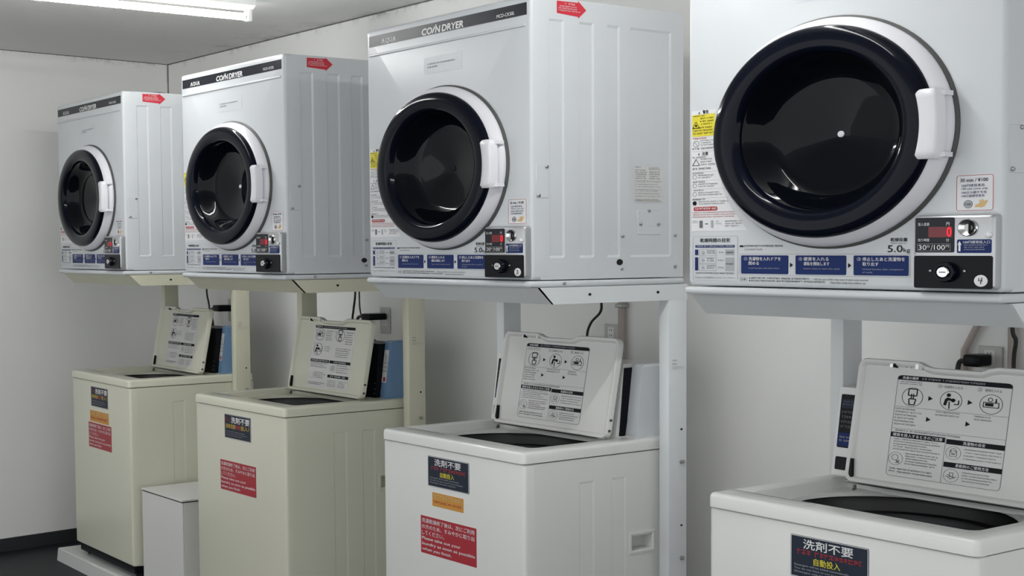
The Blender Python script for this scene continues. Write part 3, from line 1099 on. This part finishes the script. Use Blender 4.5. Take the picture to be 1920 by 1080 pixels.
def no_soap_base():
    p = Print(wfront)
    p.plate(.2200, .4080, .6950, .7760, .004, P_slate, .0007)
    p.frame(.2210, .4070, .6958, .7752, .004, .0014, P_white, .0010)
    return p
def no_soap_new():
    p = Print(wfront)
    p.text('洗剤不要', .2520, .3720, .7520, .7705, P_white, bold=.008)
    p.scrib(.2360, .3920, .7395, .7495, P_dred, 1, fill=.95, ragged=.0)
    p.text('自動投入', .2780, .3420, .7235, .7370, P_yellow, bold=.006)
    for k, s_ in enumerate(('Detergent will be added automatically.', 'You do not have to put in any detergent.', '(Detergent with fabric softener)')):
        p.text(s_, .2300, (.3640, .3820, .3480)[k], .7165 - k * .0065, .7210 - k * .0065, P_lgrey)
    return p
def no_soap_old():
    p = Print(wfront)
    p.text('ナント、', .2240, .2620, .7520, .7660, P_red, bold=.006)
    p.text('洗剤不要', .2690, .4000, .7480, .7690, P_white, bold=.012)
    p.text('液体洗剤', .2300, .2980, .7290, .7440, P_amber, bold=.008)
    p.text('自動', .3010, .3340, .7290, .7440, P_red, bold=.008)
    p.text('投入！', .3380, .3960, .7290, .7440, P_amber, bold=.008)
    for k, s_ in enumerate(('Detergent will be added automatically.', 'You do not have to put in any detergent.', '(Detergent with fabric softener)')):
        p.text(s_, .2300, (.3640, .3820, .3480)[k], .7165 - k * .0065, .7205 - k * .0065, P_lgrey)
    return p
def red_letters(z0):
    def f():
        p = Print(wfront)
        for k, (s_, e) in enumerate((('洗濯乾燥終了後は、次にご利用', .4300), ('の方のため、すみやかに取り出', .4300), ('してください。', .2930))):
            p.text(s_, .1900, e, z0 + .0830 - k * .0165, z0 + .0950 - k * .0165, P_paper, bold=.004)
        for k, (s_, e) in enumerate((('Please take out your', .3680), ('laundry as soon as possible', .4320), ('when you finish.', .3280))):
            p.text(s_, .1900, e, z0 + .0350 - k * .0145, z0 + .0450 - k * .0145, P_paper, bold=.010)
        return p
    return f

def washer(i, label, m, lm, new, orange):
    x, y, a = WSH[i]
    o = thing('washing_machine', label, 'washing machine', (x, y, .055), a, 'top loading washers under the dryers')
    key = m.name
    inner = bpy.data.objects.new('tmp', None)
    bpy.data.objects.remove(inner)
    def P(name, k, build, parent, smooth=40, lab=None):
        q = part(name, k, build, parent, smooth, lab)
        if parent is o:
            q.location.z = -.055
        return q
    def cabinet():
        b = MB()
        pl = [(0, .03), (WW - .04, .03), (WW - .04, DW), (0, DW)]
        b.loft([[(x_, y_, ZB) for x_, y_ in pl], [(x_, y_, ZR) for x_, y_ in pl]], m, cap0=True)
        def rect(i_, v, r):
            return [(x_, v, z_) for x_, z_ in rr(i_, WW - i_, ZB + i_, ZR - .001 - i_ * .2, r, 5)]
        b.loft([rect(0, .032, .006), rect(0, .010, .006), rect(.0012, .005, .005), rect(.004, .0015, .004), rect(.010, 0, .003)], m, cap1=True)
        return b
    P('cabinet', ('w_cab', key), cabinet, o)
    P('side_panel', ('w_side', key), lambda: recessed_side(WW - .0002, [(.175, .225), (.283, .332)], ZB, ZR - .001, .028, DW, ZB + .05, ZR - .060, .0013, m, .006, (.352, .424, .540, .577)), o, 0)
    P('top_cover', ('w_top', key), lambda: top_cover(m), o, 50)
    P('tub_deck', ('w_deck', key), lambda: deck(m), o, 40)
    P('tub', 'w_tub', lambda: MB().lathe_z(.304, .218, [(.238, ZT - .032), (.232, ZT - .045), (.228, .50), (.210, .47), (0.01, .46)], tubb, 48, sv=.888), o)
    P('balance_ring', 'w_bal', lambda: MB().lathe_z(.304, .218, [(.226, ZT - .066), (.214, ZT - .058), (.194, ZT - .060), (.188, ZT - .070), (.188, ZT - .10), (.198, ZT - .12), (.198, .50), (.02, .48)], drum, 48, sv=.888), o)
    P('lint_filter', 'w_lint', lambda: MB().box(.430, .475, .335, .352, ZT - .085, ZT - .055, lidgrey, .004), o)
    # lid
    d = P('lid', ('w_lid', lm.name), lambda: lid_shape(lm), o, 40)
    part('lid_label', ('w_lab', new), lid_label_new if new else lid_label_old, d)
    def latch():
        b = MB()
        for a0, a1, b0, b1, mm in ((.168, .176, .2490, .2560, chrome), (.176, .181, .2490, .2570, blackp), (.232, .240, .2490, .2590, chrome), (.240, .250, .2490, .2570, steel), (.120, .150, .2570, .2600, lm)):
            q = [lidf(s_, t_, h_) for h_ in (-.010, .001) for s_, t_ in ((a0, b0), (a1, b0), (a1, b1), (a0, b1))]
            b.hexa(q, mm)
        for a0 in (.203, .215):
            b.disc(lidf(a0, .2525, -.0095), (0, -lcz, lsv), .002, .0012, blackp, 10)
        return b
    part('latch', ('w_latch', lm.name), latch, d)
    def hinge():
        b = MB()
        b.hexa([lidf(s_, t_, h_) for h_ in (-.012, -.002) for s_, t_ in ((LA0 + .006, .004), (LA0 + .020, .004), (LA0 + .014, .050), (LA0 + .008, .050))], blackp)
        b.tube([(LA0 + .004, LV0 + .006, ZT + .001), (LA1 - .004, LV0 + .006, ZT + .001)], .0035, steel)
        b.box(LA0 + .03, LA0 + .034, LV0 - .008, LV0 + .004, ZT - .014, ZT - .003, steel, .001, 1)
        return b
    part('hinge', 'w_hinge', hinge, d)
    for b_ in (.022, .050):
        c_ = lidf(LA1, b_, -.010)
        screw(d, 'lids', c_, (1, 0, 0), .005, .0012, gasket, 'lid_screw')
    # console
    ct = .190
    if new:
        def console():
            b = MB()
            b.hexa([(.002, .372, ZT), (.552, .372, ZT), (.552, .512, ZT), (.002, .512, ZT),
                    (.002, .400, ZT + ct), (.552, .400, ZT + ct), (.552, .512, ZT + ct), (.002, .512, ZT + ct)], m)
            return b
        c = P('console', ('w_con', key), console, o, 0)
        cf = lambda a_, b_, h: (a_, .372 + (b_ / ct) * .028 - h, ZT + b_)
        def disp():
            p = Print(cf)
            p.plate(.010, .470, .060, .175, .004, blackp, .0015)
            p.rect(.012, .120, .063, .092, P_blue, .0020)
            p.rect(.014, .110, .145, .165, P_slate, .0020)
            p.plate(.010, .120, .012, .040, .004, blackp, .0012)
            return p
        part('control_panel', 'w_disp', disp, c)
        def dtx():
            p = Print(cf)
            p.scrib(.016, .105, .070, .085, P_lgrey, 2, h=.0026)
            p.scrib(.016, .105, .098, .140, P_grey, 4, h=.0026)
            p.scrib(.016, .105, .149, .161, P_grey, 2, h=.0026)
            return p
        part('lettering', 'w_disp_l', dtx, c)
    else:
        c = P('console', 'w_con_old', lambda: MB().hexa([(.22, .398, ZT), (.536, .398, ZT), (.536, .512, ZT), (.22, .512, ZT),
                                                   (.22, .418, ZT + ct - .012), (.536, .418, ZT + ct - .012), (.536, .512, ZT + ct - .012), (.22, .512, ZT + ct - .012)], blackp), o, 0)
    def black_strip():
        b = MB()
        b.hexa([(.470, .384, ZT), (.558, .384, ZT), (.558, .400, ZT), (.470, .400, ZT),
                (.470, .402, ZT + ct - .010), (.558, .402, ZT + ct - .010), (.558, .44, ZT + ct - .010), (.470, .44, ZT + ct - .010)], blackp)
        return b
    part('console_strip', 'w_strip', black_strip, c, 0)
    for z_ in (.015, .030, .048):
        screw(c, 'cs', (.550, .3855 + z_ * .1, ZT + z_), (0, -1, 0), .003, .002, steel)
    bm_ = white if new else blueb
    def coinbox():
        b = MB()
        lo = [(.555, .405, ZT), (.606, .398, ZT), (.606, .514, ZT), (.555, .514, ZT)]
        mid = [(.553, .410, ZT + .05), (.606, .402, ZT + .05), (.606, .514, ZT + .05), (.553, .514, ZT + .05)]
        hi = [(.548, .428, ZT + ct - .006), (.606, .420, ZT + ct - .006), (.606, .514, ZT + ct - .006), (.548, .514, ZT + ct - .006)]
        tp = [(.556, .436, ZT + ct), (.601, .428, ZT + ct), (.601, .510, ZT + ct), (.556, .510, ZT + ct)]
        b.loft([lo, mid, hi, tp], bm_, cap0=True, cap1=True)
        return b
    cbx = P('coin_box', ('w_cbox', bm_.name), coinbox, o, 25, 'blue plastic coin box' if not new else None)
    if not new:
        def blab():
            p = Print(lambda a_, b_, h: (a_, .4115 - (a_ - .553) * .151 + (b_ - .05) * .134 - h - .0012, ZT + b_))
            p.rect(.560, .596, .052, .160, P_paper, .0012)
            p.text('注', .570, .586, .125, .145, P_grey, .0018)
            p.scrib(.566, .592, .080, .120, P_grey, 3, h=.0018)
            p.rect(.572, .588, .056, .070, P_red, .0018)
            return p
        part('box_label', 'w_blab', blab, cbx)
    # stickers
    s1 = P('no_soap_sticker', 'w_soap', no_soap_base, o, 0, 'slate sticker reading 洗剤不要')
    part('lettering', ('w_soap_l', new), no_soap_new if new else no_soap_old, s1)
    rz0 = (.527, .517, .510, .510)[i]
    s2 = P('finish_notice_sticker', ('w_red', rz0), lambda: Print(wfront).plate(.184, .438, rz0 - .0, rz0 + .1010, .001, P_red, .0007), o, 0, 'red notice sticker')
    part('lettering', ('w_red_l', rz0), red_letters(rz0), s2)
    if orange:
        o0, o1, q0, q1 = orange
        s3 = P('orange_sticker', ('w_or', orange), lambda: Print(wfront).plate(o0, o1, q0, q1, .001, P_orange, .0007), o, 0, 'faded orange sticker')
        def ot():
            p = Print(wfront)
            p.scrib(o0 + .006, o1 - .004, (q0 + q1) / 2 + .002, q1 - .004, P_tan, 1, fill=.95, ragged=.02)
            p.scrib(o0 + .006, o1 - .006, q0 + .006, (q0 + q1) / 2 - .003, P_red, 1, fill=.7, ragged=.1)
            return p
        part('lettering', ('w_or_l', orange), ot, s3)
    def rim_print():
        p = Print(wtop)
        p.frame(.012, .238, .012 * 1, .054, .004, .001, P_grey, .0006)
        p.line((.012, .0545), (.220, .0545), .003, P_black, .0007)
        p.scrib(.020, .228, .022, .046, P_lgrey, 2, fill=.25, h=.0007)
        p.frame(.402, .590, .010, .054, .004, .0008, P_lgrey, .0006)
        p.scrib(.410, .582, .018, .048, P_lgrey, 3, fill=.2, h=.0007)
        return p
    P('rim_sticker', 'w_rim', rim_print, o)
    def grip():
        b = MB()
        pr = lambda i, u: [(u, v_, z_) for v_, z_ in ((.344 + i, .532 + i * .8), (.432 - i, .532 + i * .8), (.432 - i, .586 - i * .8), (.344 + i, .586 - i * .8))]
        b.loft([pr(-.001, WW - .001), pr(0, WW + .002), pr(.006, WW + .002), pr(.008, WW - .0012), pr(.008, WW - .037)], m, cap1=True)
        return b
    P('carry_grip', ('w_grip', key), grip, o, 30)
    for u_ in (.05, WW - .05):
        for v_ in (.06, DW - .06):
            q = P('foot', 'w_foot', lambda: MB().disc((0, 0, .055), (0, 0, 1), .028, .050, blackp, 16), o)
            q.location.x, q.location.y = u_, v_
    P('underframe', 'w_under', lambda: MB().box(.02, WW - .015, .012, DW - .03, .072, ZB + .002, blackp), o, 0)
    return o

washer(0, 'cream washing machine against the end wall, orange sticker above its red notice', cream, lidcream, False, (.204, .412, .633, .678))
washer(1, 'cream washing machine without an orange sticker, beside the low white box', cream, lidcream, False, None)
washer(2, 'white washing machine with a small orange sticker between dark and red stickers', white2, lidgrey, True, (.240, .382, .6435, .6800))
washer(3, 'white washing machine with no orange sticker, below the dryer with sticker number 4', white2, lidgrey, True, None)

# drip trays
for i, (x, y, a) in enumerate(WSH):
    def tray():
        b = MB()
        o_ = lambda e: [(-.155 + e, -.032 + e), (.636 - e, -.032 + e), (.636 - e, .385 - e), (.590 - e, .385 - e), (.590 - e, .52 - e), (.032 + e, .52 - e), (.032 + e, .385 - e), (-.155 + e, .385 - e)]
        b.loft([[(u, v, 0) for u, v in o_(0)], [(u, v, .052) for u, v in o_(.004)], [(u, v, .055) for u, v in o_(.008)], [(u, v, .0545) for u, v in o_(.03)]], traym, cap0=True, cap1=True)
        return b
    if 'tray' not in CACHE:
        CACHE['tray'] = tray().mesh('drip_tray', 40)
    thing('drip_tray', ('white plastic drip tray under the cream washer by the end wall', 'white plastic drip tray under the cream washer beside the low box',
                        'white plastic drip tray under the white washer with the orange sticker', 'white plastic drip tray under the white washer without orange sticker')[i],
          'tray', (x, y, 0), a, 'drip trays under the washers', CACHE['tray'])

# low box between the cream washers
o = thing('storage_box', 'low white melamine box between the two cream washers', 'box', (-3.147, .15, 0), 0)
bw, bd, bh = .366, .36, .415
link('body', MB().box(0.003, bw - .002, .004, bd, 0, bh - .010, boxw, .001, 1).mesh('body', 30), o)
link('front_panel', MB().box(0, bw - .003, -.003, .0035, .002, bh - .012, boxw, .001, 1).mesh('front_panel', 30), o)
link('top_panel', MB().box(-.002, bw, -.006, bd, bh - .007, bh, boxw, .001, 1).mesh('top_panel', 30), o)
link('edge_strip', MB().box(0, bw - .001, -.002, bd - .002, bh - .0105, bh - .0068, hole).mesh('edge_strip', 0), o)

# ------------------------------------------------------------------ wall outlets, plugs, cords, pipes
def outlet(x, z, label, w_=.066, h_=.052):
    o = thing('wall_outlet', label, 'outlet', (x, CY, z), 0, 'power outlets on the wall')
    link('cover_plate', MB().box(-w_ / 2, w_ / 2, -.008, 0, -h_ / 2, h_ / 2, outl, .004, 2).mesh('cover_plate'), o)
    link('socket_face', MB().box(-.014, .014, -.0095, -.006, -.017, .017, lampw, .001, 1).mesh('socket_face'), o)
    for k in (-.008, .008):
        for q in (-.004, .004):
            link('slot', MB().box(q - .0009, q + .0009, -.0100, -.009, k - .003, k + .003, hole).mesh('slot', 0), o)
outlet(-1.203, 1.066, 'white outlet on the wall behind the washer below dryer 3')
outlet(-2.492, 1.056, 'outlet with black plug behind the second cream washer', .066, .10)
outlet(.130, 1.066, 'outlet with black plug behind the washer below dryer 4')
outlet(-3.76, 1.056, 'outlet with black plug behind the cream washer by the end wall', .066, .10)

def cord(label, pts, r=.004, plug=None):
    o = thing('power_cord', label, 'cord', (0, 0, 0))
    link('cable', MB().tube(spline(pts), r, cable).mesh('cable'), o)
    if plug:
        link('plug', MB().box(*plug, blackp, .006, 3).mesh('plug'), o)
yw = CY - .010
cord('black cord hanging below the dryer numbered 3', [(-1.205, .80, 1.26), (-1.208, .805, 1.17), (-1.218, .81, 1.13), (-1.262, .81, 1.095), (-1.288, .815, 1.05), (-1.29, .82, .96)])
cord('black cord and plug on the wall behind the second cream washer', [(-2.53, yw - .06, 1.072), (-2.565, yw - .055, 1.072), (-2.60, yw - .05, 1.055), (-2.60, yw - .04, .98), (-2.60, yw - .04, .90)], .006,
     (-2.535, -2.470, yw - .075, yw, 1.060, 1.084))
cord('thin black cord crossing the plug behind the second cream washer', [(-2.515, .73, 1.27), (-2.518, .73, 1.16), (-2.540, .735, 1.10), (-2.548, .735, 1.06), (-2.535, .74, 1.02), (-2.555, .74, .97), (-2.55, .74, .90)])
cord('second thin cord beside the plug behind the cream washer', [(-2.605, .80, 1.27), (-2.605, .80, 1.16), (-2.596, .80, 1.08), (-2.560, .81, 1.02), (-2.530, .81, .99), (-2.49, .82, .97)], .003)
cord('black cord and plug on the wall behind the washer below dryer 4', [(.100, yw - .045, 1.058), (.080, yw - .045, 1.050), (.074, yw - .045, .98), (.074, yw - .045, .90)], .006,
     (.096, .140, yw - .055, yw, 1.046, 1.074))
cord('dark green cord hanging at the right end of dryer 4', [(.215, .80, 1.27), (.216, .80, 1.14), (.222, .805, 1.11), (.214, .81, 1.06), (.212, .82, .92)], .005)
cord('thin black cord behind the cream washer by the end wall', [(-3.90, .79, 1.27), (-3.90, .79, 1.14), (-3.905, .80, 1.09), (-3.895, .80, 1.05), (-3.90, .80, .97), (-3.91, .80, .90)])
cord('black cord with plug behind the cream washer by the end wall', [(-3.80, yw - .055, 1.07), (-3.84, yw - .05, 1.062), (-3.865, yw - .045, 1.045), (-3.855, yw - .04, .97), (-3.85, yw - .04, .90)], .006,
     (-3.80, -3.735, yw - .07, yw, 1.052, 1.080))
cord('black cable loop lying on top of the dryer nearest the corner', [(-3.30, .24, ZD + HD + .003), (-3.29, .265, ZD + HD + .010), (-3.27, .31, ZD + HD + .012), (-3.25, .345, ZD + HD + .004)], .004)

def pipe(label, pts, r=.011):
    o = thing('water_pipe', label, 'pipe', (0, 0, 0))
    link('pipe_run', MB().tube(pts, r, pipem, 12).mesh('pipe_run'), o)
    for z in (.5, 1.15, 1.6):
        x = pts[0][0]
        link('pipe_clip', MB().box(x - .017, x + .017, CY - .030, CY, z - .006, z + .006, steel, .002, 1).mesh('pipe_clip'), o)
pipe('thin beige water pipe on the wall behind the dryer with sticker number 3', [(-1.145, CY - .016, 1.9), (-1.145, CY - .016, .2)])
pipe('thin upright beige pipe beside the slanting hose on the wall', [(.196, CY - .016, 1.9), (.196, CY - .016, .2)])
pipe('slanting beige hose on the wall above the plug behind dryer 4', [(.108, CY - .016, 1.9), (.108, CY - .016, 1.15), (.066, CY - .014, 1.08), (.050, CY - .014, .5)], .009)
